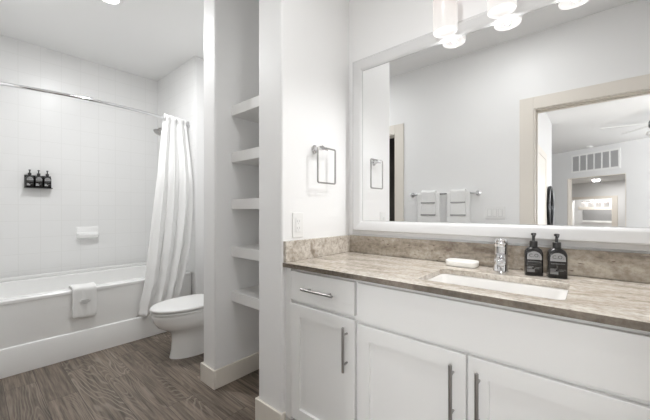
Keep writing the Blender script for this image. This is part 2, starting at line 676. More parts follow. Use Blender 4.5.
def ringsq(xa, xb, ya, yb, r, z):
    return rrect((xa + xb) / 2, (ya + yb) / 2, (xb - xa) / 2, (yb - ya) / 2, r, z, N)


rings = [ringsq(x0, x1, y0, y1, 0.004, 0.0), ringsq(x0, x1, y0, y1, 0.004, TR - 0.034),
         ringsq(x0, x1, y0 - 0.004, y1, 0.006, TR - 0.030), ringsq(x0, x1, y0 - 0.005, y1, 0.008, TR - 0.010),
         ringsq(x0 + 0.004, x1 - 0.004, y0 + 0.004, y1 - 0.002, 0.008, TR),
         ringsq(x0 + 0.07, x1 - 0.07, y0 + 0.085, y1 - 0.065, 0.14, TR),
         ringsq(x0 + 0.085, x1 - 0.085, y0 + 0.10, y1 - 0.08, 0.14, TR - 0.012),
         ringsq(x0 + 0.13, x1 - 0.13, y0 + 0.14, y1 - 0.12, 0.14, TR - 0.30),
         ringsq(x0 + 0.18, x1 - 0.18, y0 + 0.18, y1 - 0.16, 0.13, TR - 0.375),
         ringsq(x0 + 0.30, x1 - 0.30, y0 + 0.28, y1 - 0.26, 0.1, TR - 0.385)]
loft(bm, rings)
obj('tub_shell', bm, M['acrylic'], t, smooth=True, angle=25)
bm = bmesh.new()
# stepped skirt: a thin slab with a sloping top ledge
prof = [(YA + 0.001, 0.0), (YA - 0.016, 0.0), (YA - 0.016, 0.186), (YA - 0.012, 0.197), (YA + 0.001, 0.202)]
loft(bm, [[(x, y, z) for y, z in prof] for x in (x0, x1)])
obj('skirt', bm, M['acrylic'], t, 0.002)
# tiled-in flange at the back
obj('flange', B((x0, x1, y1 - 0.03, y1, TR - 0.005, TR + 0.03)), M['acrylic'], t, 0.012, seg=3)

# towel on the rim
def drape(x0, x1, yf, z_top, z_front, yb, z_back, thick, name, parent, m=None, flare=0.0, seed=1, axis='x', n=14, wav=1.0):
    """cloth folded over an edge: a strip swept from the front hem over the top to the back hem"""
    rs = random.Random(seed)
    path = []
    for k in range(9):
        f = k / 8
        path.append((yf, z_front + (z_top - 0.012 - z_front) * f))
    rr = abs(yb - yf) / 2
    cy = (yf + yb) / 2
    sg = 1 if yb > yf else -1
    for k in range(1, 8):
        a = PI - PI * k / 8
        path.append((cy + sg * rr * math.cos(a), z_top - 0.012 + min(0.02, rr) * math.sin(a)))
    for k in range(6):
        path.append((yb, z_top - 0.012 + (z_back - z_top + 0.012) * k / 5))
    bm = bmesh.new()
    ph = rs.random() * 6
    grid = []
    for j, (y, z) in enumerate(path):
        row = []
        fl = flare * max(0, (z_top - z)) / max(0.01, z_top - z_front)
        for i in range(n + 1):
            u = i / n
            x = x0 - fl + (x1 - x0 + 2 * fl) * u
            w = wav * (0.003 * math.sin(u * 9 + ph) * (1 if j < 9 else 0.3) + 0.0015 * math.sin(u * 23 + z * 14 + ph))
            p = (x, y - sg * w * 0.9, z + 0.003 * math.sin(u * 5 + ph)) if axis == 'x' else (y - sg * w * 0.9, x, z + 0.003 * math.sin(u * 5 + ph))
            row.append(bm.verts.new(p))
        grid.append(row)
    for a, b in zip(grid, grid[1:]):
        for i in range(n):
            bm.faces.new((a[i], a[i + 1], b[i + 1], b[i]))
    o = obj(name, bm, m or M['towel'], parent, smooth=True, angle=180)
    s = o.modifiers.new('thick', 'SOLIDIFY')
    s.thickness = thick
    s.offset = 0
    s2 = o.modifiers.new('sub', 'SUBSURF')
    s2.levels = s2.render_levels = 1
    return o


t = thing('hand_towel', 'white hand towel with grey woven motif folded over the tub rim', 'towel', (0.617, 3.08, 0.305))
drape(0.536, 0.696, YA - 0.020, TR + 0.012, 0.305, YA + 0.108, 0.43, 0.018, 'cloth', t, seed=3)
bm = bmesh.new()
for w, zz in ((0.050, 0.446), (0.072, 0.437), (0.060, 0.428), (0.034, 0.419)):
    box(bm, 0.618 - w / 2, 0.618 + w / 2, YA - 0.0325, YA - 0.029, zz - 0.002, zz + 0.002)
obj('woven_motif', bm, M['motif'], t)

# ------------------------------------------------------------------ shower rod, curtain, head
ROD_Z = 2.05


def rod_y(x):
    return 3.17 - 0.13 * math.sin(PI * min(max((x - DX1) / (XE - DX1), 0), 1))


t = thing('shower_rod', 'curved chrome shower curtain rod above the bathtub', 'curtain rod', (0.75, 3.04, ROD_Z))
bm = bmesh.new()
tube(bm, [(x_, rod_y(x_), ROD_Z) for x_ in (DX1 + 0.006 + (XE - DX1 - 0.012) * k / 40 for k in range(41))], 0.0125, 12)
obj('rod', bm, M['chrome'], t, smooth=True)
for xa, sg in ((DX1 + 0.001, 1), (XE - 0.001, -1)):
    bm = bmesh.new()
    lathe(bm, [(0.036, 0), (0.036, sg * 0.006), (0.026, sg * 0.012), (0.020, sg * 0.034), (0.0125, sg * 0.036)], xa, 3.17, ROD_Z, axis='x')
    obj('flange', bm, M['chrome'], t, smooth=True)

# outer curtain gathered at the end, hung outside the tub
def interp(tab, z):
    for (za, a), (zb, b) in zip(tab, tab[1:]):
        if za >= z >= zb:
            f = (za - z) / (za - zb)
            return a + (b - a) * f
    return tab[-1][1]


LEFT = [(2.085, 1.225), (2.0, 1.215), (1.7, 1.175), (1.3, 1.13), (0.9, 1.085), (0.5, 1.035), (0.215, 0.970)]
RIGHT = [(2.085, 1.455), (1.7, 1.475), (1.2, 1.47), (0.8, 1.43), (0.5, 1.38), (0.215, 1.31)]
t = thing('shower_curtain', 'white fabric shower curtain bunched at the right end of the rod', 'curtain', (1.28, 3.03, 0.215))
bm = bmesh.new()
NU, NV = 120, 60
grid = []
for j in range(NV + 1):
    z = 2.085 - (2.085 - 0.215) * j / NV
    f = j / NV
    row = []
    for i in range(NU + 1):
        u = i / NU
        xl, xr = interp(LEFT, z), interp(RIGHT, z)
        ph = 2 * PI * (3.6 * u + 0.12 * math.sin(3 * f + u * 4))
        amp = 0.017 + 0.008 * f + 0.006 * math.sin(9 * u + 1)
        x = xl + (xr - xl) * u + 0.011 * math.sin(2 * ph + 0.6)
        xc = min(max(x, 0), XE - 0.02)
        base = rod_y(x) * (1 - min(1, f * 3)) + 3.035 * min(1, f * 3)
        y = base - 0.004 + amp * math.sin(ph + 0.5 * math.sin(2.3 * f)) + 0.004 * math.sin(3.1 * ph + 7 * f) + 0.004 * math.sin(23 * u + 11 * f) * f
        y += 0.006 * math.sin(z * 41 + 3 * math.sin(u * 9)) * max(0, f - 0.35)   # storage creases
        if f < 0.02:
            y = rod_y(x) - 0.018 + 0.5 * amp * math.sin(ph)
        y = min(y, 3.068) if z < 0.62 else y
        row.append(bm.verts.new((min(x, XE - 0.008), y, z + 0.006 * math.sin(ph))))
    grid.append(row)
for a, b in zip(grid, grid[1:]):
    for i in range(NU):
        bm.faces.new((a[i], a[i + 1], b[i + 1], b[i]))
o = obj('cloth', bm, M['curtain'], t, smooth=True, angle=180)
s = o.modifiers.new('thick', 'SOLIDIFY')
s.thickness = 0.0025
for k in range(6):
    xk = 1.235 + 0.04 * k
    bm = bmesh.new()
    yk = rod_y(xk)
    tube(bm, [(xk, yk + 0.024 * math.cos(2 * PI * a / 18), ROD_Z + 0.006 + 0.026 * math.sin(2 * PI * a / 18)) for a in range(18)], 0.0025, 6, closed=True)
    obj('ring', bm, M['chrome'], t, smooth=True)

t = thing('shower_sprayer', 'small chrome shower head beside the top of the curtain', 'shower head', (XE - 0.002, 3.52, 2.06))
bm = bmesh.new()
lathe(bm, [(0.03, 0), (0.028, -0.006), (0.014, -0.012)], XE - 0.001, 3.52, 2.09, axis='x')
tube(bm, [(XE - 0.008, 3.52, 2.09), (XE - 0.06, 3.52, 2.09), (XE - 0.10, 3.52, 2.075), (XE - 0.135, 3.52, 2.045)], 0.010, 10)
obj('arm', bm, M['chrome'], t, smooth=True)
bm = bmesh.new()
ax = Vector((-0.62, 0, -0.78)).normalized()
sd = Vector((0, 1, 0))
up = ax.cross(sd)
c0 = Vector((XE - 0.132, 3.52, 2.048))
rings = []
for r, h in ((0.014, 0), (0.017, 0.02), (0.022, 0.03), (0.040, 0.055), (0.042, 0.066), (0.036, 0.069)):
    rings.append([c0 + ax * h + (sd * math.cos(2 * PI * k / 24) + up * math.sin(2 * PI * k / 24)) * r for k in range(24)])
loft(bm, rings)
obj('spray_head', bm, M['nickel'], t, smooth=True)

# ------------------------------------------------------------------ dispensers on the tile, ceramic soap dish
t = thing('dispenser_bracket', 'black wall bracket holding three pump bottles on the tile', 'bracket', (0.437, YB - 0.03, 1.37))
bm = bmesh.new()
box(bm, 0.345, 0.530, YB - 0.006, YB - 0.001, 1.375, 1.492)
obj('back_plate', bm, M['black'], t, 0.002)
bm = bmesh.new()
box(bm, 0.340, 0.535, YB - 0.075, YB - 0.006, 1.370, 1.378)
obj('tray', bm, M['black'], t, 0.002)


def pump_bottle(name, label, cat, group, cx, cy, z, w, d, h, face, arch=True, s=1.0):
    """dark pump bottle; face = unit vector (2D) the label looks along"""
    t = thing(name, label, cat, (cx, cy, z), group)
    fx, fy = face
    def xf(u, v, zz):   # u to the right as seen from the front, v outwards
        return (cx - fy * u + fx * v, cy + fx * u + fy * v, z + zz)
    bm = bmesh.new()
    ss = h
    prof = [(0.94, 0.0, 0.3), (1.0, 0.012, 0.3), (1.0, 0.74, 0.3), (0.97, 0.82, 0.4), (0.86, 0.90, 0.6), (0.66, 0.955, 0.9), (0.45, 0.985, 1.0), (0.40, 1.0, 1.0)]
    rings = []
    for k, hh, rd in prof:
        hw, hd = w / 2 * k, d / 2 * max(k, 0.5)
        hd = min(hd, hw) if k < 0.7 else hd
        r = min(hw, hd) * rd
        rings.append([xf(p[0], p[1], hh * ss) for p in rrect(0, 0, hw, hd, r, 0)])
    loft(bm, rings)
    obj('bottle', bm, M['black'], t, smooth=True, angle=60)
    # collar + pump
    bm = bmesh.new()
    rc = w * 0.23
    lathe(bm, [(rc, 0), (rc, h * 0.19), (rc * 0.85, h * 0.205), (rc * 0.5, h * 0.21)], cx, cy, z + h * 0.985, n=20)
    obj('collar', bm, M['pump'], t, smooth=True)
    bm = bmesh.new()
    z2 = z + h * 1.19
    rp_ = w * 0.085
    lathe(bm, [(rp_, 0), (rp_, h * 0.19), (rp_ * 1.7, h * 0.20), (rp_ * 1.8, h * 0.265), (rp_ * 1.2, h * 0.28)], cx, cy, z2, n=16)
    zn = z2 + h * 0.235
    tube(bm, [(cx, cy, zn), (cx + fx * w * 0.28, cy + fy * w * 0.28, zn + 0.001), (cx + fx * w * 0.42, cy + fy * w * 0.42, zn - h * 0.05)], w * 0.055, 8)
    obj('pump_head', bm, M['pump'], t, smooth=True)
    # printed label
    v = d / 2 + 0.0004
    bm = bmesh.new()
    a = w * 0.40
    zb = 0.56 * h
    pts = [(-a, 0.0)] + [(-a * math.cos(PI * k / 16), 0.09 * h + 0.19 * h * math.sin(PI * k / 16)) for k in range(17)] + [(a, 0.0)]
    f0 = [bm.verts.new(xf(u, v, zb + q)) for u, q in pts]
    f1 = [bm.verts.new(xf(u, v - 0.0016, zb + q)) for u, q in pts]
    bm.faces.new(f0)
    n = len(f0)
    for i in range(n):
        bm.faces.new((f0[i], f0[(i + 1) % n], f1[(i + 1) % n], f1[i]))
    lab = obj('label', bm, M['labelwhite'], t)
    bm = text_mesh('C.O.', w * 0.30, lambda u, q: xf(u, v + 0.0004, zb + 0.135 * h + q))
    obj('lettering', bm, M['ink'], lab)
    bm = bmesh.new()
    for (u0, u1, q0, q1) in ((-0.36, 0.36, 0.475, 0.49), (-0.40, -0.05, 0.30, 0.32), (-0.40, -0.12, 0.245, 0.29), (-0.40, 0.02, 0.13, 0.225),
                             (0.06, 0.38, 0.285, 0.295), (0.0, 0.28, 0.245, 0.255)):
        box(bm, u0 * w, u1 * w, v - 0.001, v, q0 * h, q1 * h, xf=lambda u, w_, zz: xf(u, w_, zz))
    obj('print', bm, M['inkgrey'] if arch else M['label'], t)
    return t


wl = ['leftmost of the three black pump bottles on the tiled wall', 'middle one of the three black pump bottles on the tiled wall',
      'right-hand one of the three black pump bottles on the tiled wall']
for k, lb in enumerate(wl):
    pump_bottle('pump_bottle', lb, 'bottle', 'pump bottles in the wall bracket', 0.377 + 0.061 * k, YB - 0.042, 1.3785, 0.054, 0.052, 0.110, (0, -1), arch=False)

t = thing('ceramic_soap_dish', 'white ceramic soap dish set in the tub tile', 'soap dish', (0.815, YB, 0.87))
bm = bmesh.new()
prof = [(0, 0.995), (-0.010, 0.99), (-0.012, 0.94), (-0.03, 0.925), (-0.062, 0.93), (-0.068, 0.915), (-0.055, 0.885), (-0.02, 0.872), (0, 0.872)]
rings = []
for x, k in ((0.725, 0.75), (0.735, 1.0), (0.895, 1.0), (0.905, 0.75)):
    rings.append([(x, YB - 0.0005 + y * k, 0.93 + (z - 0.93) * (0.6 + 0.4 * k)) for y, z in prof])
loft(bm, rings)
obj('dish', bm, M['porcelain'], t, 0.003, seg=2)
obj('back_plate', B((0.72, 0.91, YB - 0.006, YB - 0.0002, 0.868, 1.0)), M['porcelain'], t, 0.003)

# ------------------------------------------------------------------ recessed ceiling light over the tub
t = thing('recessed_light', 'round white recessed ceiling light above the bathtub', 'ceiling light', (0.676, 2.665, CEIL))
bm = bmesh.new()
lathe(bm, [(0.088, 0.0), (0.088, -0.004), (0.080, -0.010), (0.064, -0.012), (0.060, -0.002)], 0.676, 2.665, CEIL, n=40, cap1=False)
obj('trim_ring', bm, M['plastic'], t, smooth=True)
bm = bmesh.new()
lathe(bm, [(0.062, -0.001), (0.062, -0.0035), (0.04, -0.006)], 0.676, 2.665, CEIL, n=40)
obj('lens', bm, M['lens'], t, smooth=True)
dup(t, (0.52, 2.05, CEIL), 'added unseen recessed ceiling light between the niche and the closet door')  # copied fitting for the added lamp by the niche
dup(t, (0.70, 0.50, CEIL), 'added unseen recessed ceiling light between doorway and vanity')  # copied fitting for the added lamp by the vanity

# ------------------------------------------------------------------ toilet
TY = 2.51
t = thing('toilet', 'white toilet with closed lid between the tub and wall niche', 'toilet', (1.2, TY, 0))


def egg(xf_, xb_, hw, z, n=40):
    """egg-shaped ring: blunt at the back (xb_), rounder at the front (xf_)"""
    xf_, xb_ = xf_ + 0.026, xb_ + 0.026
    L_ = xb_ - xf_
    xc = xf_ + L_ * 0.52
    out = []
    for k in range(n):
        a = 2 * PI * k / n
        ca, sa = math.cos(a), math.sin(a)
        if ca < 0:
            x = xc + ca * (xc - xf_)
        else:
            x = xc + (abs(ca) ** (2 / 3.2)) * (xb_ - xc)
        y = (abs(sa) ** (2 / (2.0 if ca < 0 else 2.6))) * hw * (1 if sa >= 0 else -1)
        out.append((x, TY + y, z * 0.925))
    return out


bm = bmesh.new()
loft(bm, [egg(1.016, 1.46, 0.116, 0.0), egg(1.018, 1.46, 0.115, 0.012), egg(1.028, 1.46, 0.110, 0.06), egg(1.034, 1.46, 0.108, 0.14),
          egg(1.032, 1.47, 0.111, 0.200), egg(1.014, 1.48, 0.122, 0.226), egg(0.975, 1.49, 0.146, 0.252), egg(0.930, 1.495, 0.168, 0.282), egg(0.902, 1.50, 0.181, 0.325),
          egg(0.889, 1.50, 0.187, 0.372), egg(0.886, 1.50, 0.188, 0.390), egg(0.892, 1.50, 0.183, 0.396)])
obj('bowl', bm, M['porcelain'], t, smooth=True, angle=60)
bm = bmesh.new()
loft(bm, [egg(0.888, 1.40, 0.186, 0.401), egg(0.881, 1.40, 0.191, 0.405), egg(0.881, 1.40, 0.191, 0.414), egg(0.890, 1.40, 0.185, 0.419)])
obj('seat', bm, M['plastic'], t, smooth=True, angle=60)
bm = bmesh.new()
loft(bm, [egg(0.886, 1.40, 0.186, 0.425), egg(0.877, 1.40, 0.193, 0.430), egg(0.876, 1.40, 0.193, 0.441), egg(0.884, 1.395, 0.187, 0.449),
          egg(0.93, 1.38, 0.155, 0.454), egg(1.03, 1.33, 0.08, 0.456)])
obj('lid', bm, M['plastic'], t, smooth=True, angle=60)
bm = bmesh.new()
loft(bm, [rrect(1.525, TY, 0.080, 0.165, 0.04, 0.366), rrect(1.525, TY, 0.085, 0.180, 0.04, 0.46), rrect(1.525, TY, 0.088, 0.188, 0.04, 0.74)])
tk = obj('tank', bm, M['porcelain'], t, smooth=True, angle=50)
bm = bmesh.new()
tube(bm, [(1.439, TY - 0.13, 0.69), (1.424, TY - 0.13, 0.69), (1.421, TY - 0.08, 0.685)], 0.007, 8)
obj('flush_lever', bm, M['chrome'], tk, smooth=True)
bm = bmesh.new()
loft(bm, [rrect(1.525, TY, 0.091, 0.192, 0.04, 0.741), rrect(1.525, TY, 0.092, 0.193, 0.04, 0.765), rrect(1.525, TY, 0.086, 0.187, 0.04, 0.775)])
obj('tank_lid', bm, M['porcelain'], t, smooth=True, angle=50)

# ------------------------------------------------------------------ vanity
ZC = 0.895          # counter top
XF = 1.062          # counter front edge
XD = 1.074          # door faces
YR = -0.585         # right end of the vanity
CAB_TOP = 0.868


def bar_pull(t, yc, zc, length, vertical, parent):
    bm = bmesh.new()
    x = XD - 0.030
    h = length / 2
    if vertical:
        tube(bm, [(x, yc, zc - h), (x, yc, zc + h)], 0.0062, 12)
        for s in (-1, 1):
            tube(bm, [(x, yc, zc + s * h * 0.66), (XD + 0.0005, yc, zc + s * h * 0.66)], 0.0045, 8)
    else:
        tube(bm, [(x, yc - h, zc), (x, yc + h, zc)], 0.0062, 12)
        for s in (-1, 1):
            tube(bm, [(x, yc + s * h * 0.66, zc), (XD + 0.0005, yc + s * h * 0.66, zc)], 0.0045, 8)
    return obj('handle', bm, M['nickel'], parent, smooth=True)


def shaker(t, y0, y1, z0, z1, st=0.060):
    """door slab with a recessed flat panel"""
    bm = bmesh.new()
    xb = XD + 0.019
    def ring(a, x):
        return [(x, y0 + a, z0 + a), (x, y1 - a, z0 + a), (x, y1 - a, z1 - a), (x, y0 + a, z1 - a)]
    loft(bm, [ring(0, xb), ring(0, XD + 0.0015), ring(0.0015, XD), ring(st, XD), ring(st + 0.002, XD + 0.011)])
    return obj('door', bm, M['cabinet'], t)


def carcass(t, y0, y1):
    bm = bmesh.new()
    box(bm, XD + 0.020, 1.636, y0, y0 + 0.018, 0.10, CAB_TOP)
    box(bm, XD + 0.020, 1.636, y1 - 0.018, y1, 0.10, CAB_TOP)
    box(bm, XD + 0.020, XD + 0.038, y0 + 0.018, y1 - 0.018, 0.10, CAB_TOP)
    box(bm, 1.618, 1.636, y0 + 0.018, y1 - 0.018, 0.10, CAB_TOP)
    box(bm, XD + 0.038, 1.618, y0 + 0.018, y1 - 0.018, 0.10, 0.118)
    obj('body', bm, M['cabinet'], t, 0.0015)
    obj('toe_kick', B((XD + 0.075, 1.636, y0, y1, 0.002, 0.10)), M['cabinet'], t)


G = 0.003
Z_DR0, Z_DR1 = 0.712, 0.856
Z_D1 = 0.694
# drawer cabinet beside the towel ring wall
t = thing('drawer_cabinet', 'narrow white cabinet with one drawer and door beside the niche wall', 'cabinet', (1.36, 0.98, 0), 'cabinets of the vanity')
carcass(t, 0.7545, YT - 0.003)
obj('filler_strip', B((XD + 0.004, XD + 0.020, 1.160, YT - 0.003, 0.10, CAB_TOP)), M['cabinet'], t, 0.001)
dr = obj('drawer', B((XD, XD + 0.019, 0.763, 1.155, Z_DR0, Z_DR1)), M['cabinet'], t, 0.0015)
bar_pull(t, 0.957, 0.783, 0.192, False, dr)
d = shaker(t, 0.762, 1.156, 0.115, Z_D1)
bar_pull(t, 0.801, 0.567, 0.190, True, d)
# sink cabinet
t = thing('sink_cabinet', 'wide white sink cabinet with plain top panel and two shaker doors', 'cabinet', (1.36, 0.31, 0), 'cabinets of the vanity')
carcass(t, -0.1335, 0.7535)
obj('top_panel', B((XD, XD + 0.019, -0.129, 0.750, 0.699, Z_DR1)), M['cabinet'], t, 0.0015)
d = shaker(t, 0.3145, 0.750, 0.115, 0.683)
bar_pull(t, 0.3545, 0.551, 0.195, True, d)
d = shaker(t, -0.129, 0.3065, 0.115, 0.683)
bar_pull(t, 0.2735, 0.551, 0.195, True, d)
# end cabinet
t = thing('drawer_cabinet', 'white drawer cabinet past the second sink cabinet door', 'cabinet', (1.36, -0.36, 0), 'cabinets of the vanity')
carcass(t, YR, -0.1345)
dr = obj('drawer', B((XD, XD + 0.019, YR + 0.04, -0.137, Z_DR0, Z_DR1)), M['cabinet'], t, 0.0015)
bar_pull(t, -0.34, 0.774, 0.205, False, dr)
d = shaker(t, YR + 0.04, -0.137, 0.115, Z_D1)
bar_pull(t, -0.48, 0.556, 0.195, True, d)

# countertop with the sink cut out
SX0, SX1, SY0, SY1 = 1.150, 1.440, 0.060, 0.520
t = thing('countertop', 'beige speckled granite vanity countertop with a sink cutout', 'countertop', (1.35, 0.31, 0.87))
bm = bmesh.new()
n = 6
inner = rrect((SX0 + SX1) / 2, (SY0 + SY1) / 2, (SX1 - SX0) / 2, (SY1 - SY0) / 2, 0.028, 0, n)
ox0, ox1, oy0, oy1 = XF, XM - 0.003, YR - 0.012, YT - 0.0025
icx, icy = (SX0 + SX1) / 2, (SY0 + SY1) / 2
corner = [(ox1, oy1), (ox0, oy1), (ox0, oy0), (ox1, oy0)]
top_i, top_o, bot_i, bot_o = [], [], [], []
per = n + 1
outer = []
for q in range(4):
    cx_, cy_ = corner[q]
    for k in range(per):
        outer.append((cx_, cy_))
ZB = 0.871
vi_t = [bm.verts.new((p[0], p[1], ZC)) for p in inner]
vi_b = [bm.verts.new((p[0], p[1], ZB)) for p in inner]
co_t = [bm.verts.new((*c, ZC)) for c in corner]
co_b = [bm.verts.new((*c, ZB)) for c in corner]
nn = len(inner)
for i in range(nn):
    j = (i + 1) % nn
    qa, qb = i // per, j // per
    for vi, co in ((vi_t, co_t), (vi_b, co_b)):
        if qa == qb:
            bm.faces.new((vi[i], vi[j], co[qa]))
        else:
            bm.faces.new((vi[i], vi[j], co[qb], co[qa]))
    bm.faces.new((vi_t[i], vi_t[j], vi_b[j], vi_b[i]))
for q in range(4):
    r = (q + 1) % 4
    bm.faces.new((co_t[q], co_t[r], co_b[r], co_b[q]))
slab = obj('slab', bm, M['granite_lit'], t, 0.0025)
obj('edge_shade_strip', B((XF - 0.0022, XF - 0.0002, oy0, oy1, ZB + 0.001, ZC - 0.002)), M['edge'], t, 0.0006)  # thin strip carrying the edge's shade in its colour
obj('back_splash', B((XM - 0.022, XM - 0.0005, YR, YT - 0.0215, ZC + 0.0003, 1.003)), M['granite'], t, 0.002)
obj('side_splash', B((XF + 0.004, XM - 0.0005, YT - 0.021, YT - 0.0005, ZC + 0.0003, 1.003)), M['granite_lit'], t, 0.002)

# undermount sink
t = thing('sink', 'white rectangular undermount sink basin', 'sink', (icx, icy, 0.72))
bm = bmesh.new()
hx, hy = (SX1 - SX0) / 2, (SY1 - SY0) / 2
zt = ZB - 0.0005
loft(bm, [rrect(icx, icy, hx - 0.06, hy - 0.06, 0.06, zt - 0.150, n), rrect(icx, icy, hx + 0.0, hy + 0.0, 0.06, zt - 0.135, n),
          rrect(icx, icy, hx + 0.02, hy + 0.02, 0.05, zt - 0.01, n), rrect(icx, icy, hx + 0.02, hy + 0.02, 0.05, zt, n),
          rrect(icx, icy, hx + 0.001, hy + 0.001, 0.029, zt, n), rrect(icx, icy, hx - 0.004, hy - 0.004, 0.032, zt - 0.006, n),
          rrect(icx, icy, hx - 0.015, hy - 0.018, 0.05, zt - 0.10, n), rrect(icx, icy, hx - 0.035, hy - 0.04, 0.06, zt - 0.128, n),
          rrect(icx, icy, hx - 0.08, hy - 0.09, 0.06, zt - 0.135, n)])
obj('basin', bm, M['basin'], t, smooth=True, angle=60)
bm = bmesh.new()
lathe(bm, [(0.022, 0.0), (0.022, 0.002), (0.016, 0.003), (0.014, 0.001)], icx + 0.02, icy, zt - 0.1348, n=24)
obj('drain', bm, M['chrome'], t, smooth=True)

# faucet
FX, FY = 1.530, 0.302
t = thing('faucet', 'chrome single lever faucet behind the sink', 'faucet', (FX, FY, ZC))
bm = bmesh.new()
lathe(bm, [(0.031, 0.0), (0.031, 0.004), (0.0275, 0.008), (0.0265, 0.05), (0.0262, 0.10), (0.0262, 0.108)], FX, FY, ZC + 0.0003, n=32)
obj('body', bm, M['chrome'], t, smooth=True)
bm = bmesh.new()


def orect(p, hw, hh, tilt):
    # rounded section facing -X, tilt = lean of section
    out = []
    for q in rrect(0, 0, hw, hh, min(hw, hh) * 0.8, 0, 5):
        out.append((p[0] + q[1] * math.sin(tilt), p[1] + q[0], p[2] + q[1] * math.cos(tilt)))
    return out


loft(bm, [orect((FX - 0.005, FY, ZC + 0.066), 0.021, 0.020, 0.0), orect((FX - 0.04, FY, ZC + 0.064), 0.020, 0.017, 0.05),
          orect((FX - 0.072, FY, ZC + 0.057), 0.019, 0.014, 0.15), orect((FX - 0.090, FY, ZC + 0.051), 0.018, 0.012, 0.25),
          orect((FX - 0.096, FY, ZC + 0.049), 0.015, 0.009, 0.25)])
sp_ = obj('spout', bm, M['chrome'], t, smooth=True, angle=60)
bm = bmesh.new()
lathe(bm, [(0.010, 0.0), (0.010, -0.010), (0.008, -0.011)], FX - 0.082, FY, ZC + 0.043, n=16)
obj('aerator', bm, M['nickel'], sp_, smooth=True)
bm = bmesh.new()
lathe(bm, [(0.0262, 0.0), (0.0275, 0.003), (0.0275, 0.020), (0.025, 0.030), (0.016, 0.035), (0.003, 0.036)], FX, FY, ZC + 0.1095, n=32)
loft(bm, [orect((FX - 0.010, FY, ZC + 0.130), 0.019, 0.010, 0.0), orect((FX - 0.034, FY, ZC + 0.135), 0.017, 0.007, -0.1),
          orect((FX - 0.056, FY, ZC + 0.140), 0.014, 0.005, -0.15), orect((FX - 0.060, FY, ZC + 0.141), 0.011, 0.0035, -0.15)])
obj('lever', bm, M['chrome'], t, smooth=True, angle=60)
t.rotation_euler = (0, 0, 0.20)

# soap dish on the counter
t = thing('soap_dish', 'white oval ceramic soap dish on the granite left of the faucet', 'soap dish', (1.548, 0.470, ZC))
bm = bmesh.new()
loft(bm, [rrect(1.548, 0.470, 0.037, 0.064, 0.024, ZC + 0.0005, 8), rrect(1.548, 0.470, 0.042, 0.069, 0.030, ZC + 0.006, 8),
          rrect(1.548, 0.470, 0.044, 0.072, 0.032, ZC + 0.022, 8), rrect(1.548, 0.470, 0.043, 0.071, 0.031, ZC + 0.028, 8),
          rrect(1.548, 0.470, 0.038, 0.066, 0.028, ZC + 0.030, 8), rrect(1.548, 0.470, 0.030, 0.058, 0.024, ZC + 0.0265, 8)])
obj('dish', bm, M['soap'], t, smooth=True, angle=70)

# pump bottles on the counter
fa = math.atan2(-0.25, -1.0)
face = (math.cos(fa), math.sin(fa))
pump_bottle('pump_bottle', 'black pump bottle on the counter nearer to the faucet', 'bottle', 'pump bottles on the counter', 1.530, 0.182, ZC + 0.0004, 0.062, 0.044, 0.118, face)
pump_bottle('pump_bottle', 'black pump bottle on the counter, the one farther from the faucet', 'bottle', 'pump bottles on the counter', 1.530, 0.105, ZC + 0.0004, 0.062, 0.044, 0.118, face)

# ------------------------------------------------------------------ wall mirror
MY0, MY1, MZ0, MZ1 = -0.555, 1.174, 1.010, 2.122
FW = 0.086
t = thing('wall_mirror', 'large rectangular mirror in a white frame above the granite counter', 'mirror', (XM, 0.31, MZ0))
bm = bmesh.new()


def mring(a, x):
    return [(x, MY0 + a, MZ0 + a), (x, MY1 - a, MZ0 + a), (x, MY1 - a, MZ1 - a), (x, MY0 + a, MZ1 - a)]


loft(bm, [mring(0, XM - 0.001), mring(0, XM - 0.008), mring(0.024, XM - 0.010), mring(0.026, XM - 0.038), mring(0.031, XM - 0.044), mring(FW - 0.012, XM - 0.036), mring(FW, XM - 0.026), mring(FW, XM - 0.001)], False, False)
obj('frame', bm, M['mirrorframe'], t, 0.002)
gap = bmesh.new()
r1 = mring(FW - 0.001, XM - 0.0225)
r2 = mring(FW + 0.0035, XM - 0.0225)
loft(gap, [r1, r2], False, False)
obj('shadow_strip', gap, M['slot'], t)  # dark strip painted for the shadow gap round the glass
obj('glass', B((XM - 0.022, XM - 0.017, MY0 + FW - 0.0005, MY1 - FW + 0.0005, MZ0 + FW - 0.0005, MZ1 - FW + 0.0005)), M['mirror'], t)

# ------------------------------------------------------------------ vanity light
t = thing('vanity_light', 'three light wall fixture with frosted glass cylinders above the mirror', 'wall light', (XM, 0.303, 2.3))
obj('backplate', B((XM - 0.022, XM - 0.0005, 0.303 - 0.09, 0.303 + 0.09, 2.235, 2.365)), M['chrome'], t, 0.004)
bm = bmesh.new()
tube(bm, [(XM - 0.02, 0.303, 2.31), (1.562, 0.303, 2.31)], 0.010, 10)
tube(bm, [(1.562, LIGHT_Y[0] + 0.02, 2.31), (1.562, LIGHT_Y[2] - 0.02, 2.31)], 0.011, 12)
obj('bar', bm, M['chrome'], t, smooth=True)
for ly in LIGHT_Y:
    bm = bmesh.new()
    lathe(bm, [(0.034, 0.0), (0.034, 0.03), (0.018, 0.045), (0.012, 0.06)], 1.553, ly, 2.252, n=28)
    obj('socket', bm, M['chrome'], t, smooth=True)
    bm = bmesh.new()
    lathe(bm, [(0.050, 0.004), (0.055, 0.0), (0.0572, 0.006), (0.0572, 0.19), (0.050, 0.203), (0.03, 0.206)], 1.553, ly, 2.048, n=40, cap0=False)
    lathe(bm, [(0.050, 0.004), (0.046, 0.012), (0.03, 0.016), (0.004, 0.017)], 1.553, ly, 2.048, n=40, cap0=False)
    obj('lamp_shade', bm, M['shade'], t, smooth=True, angle=60)

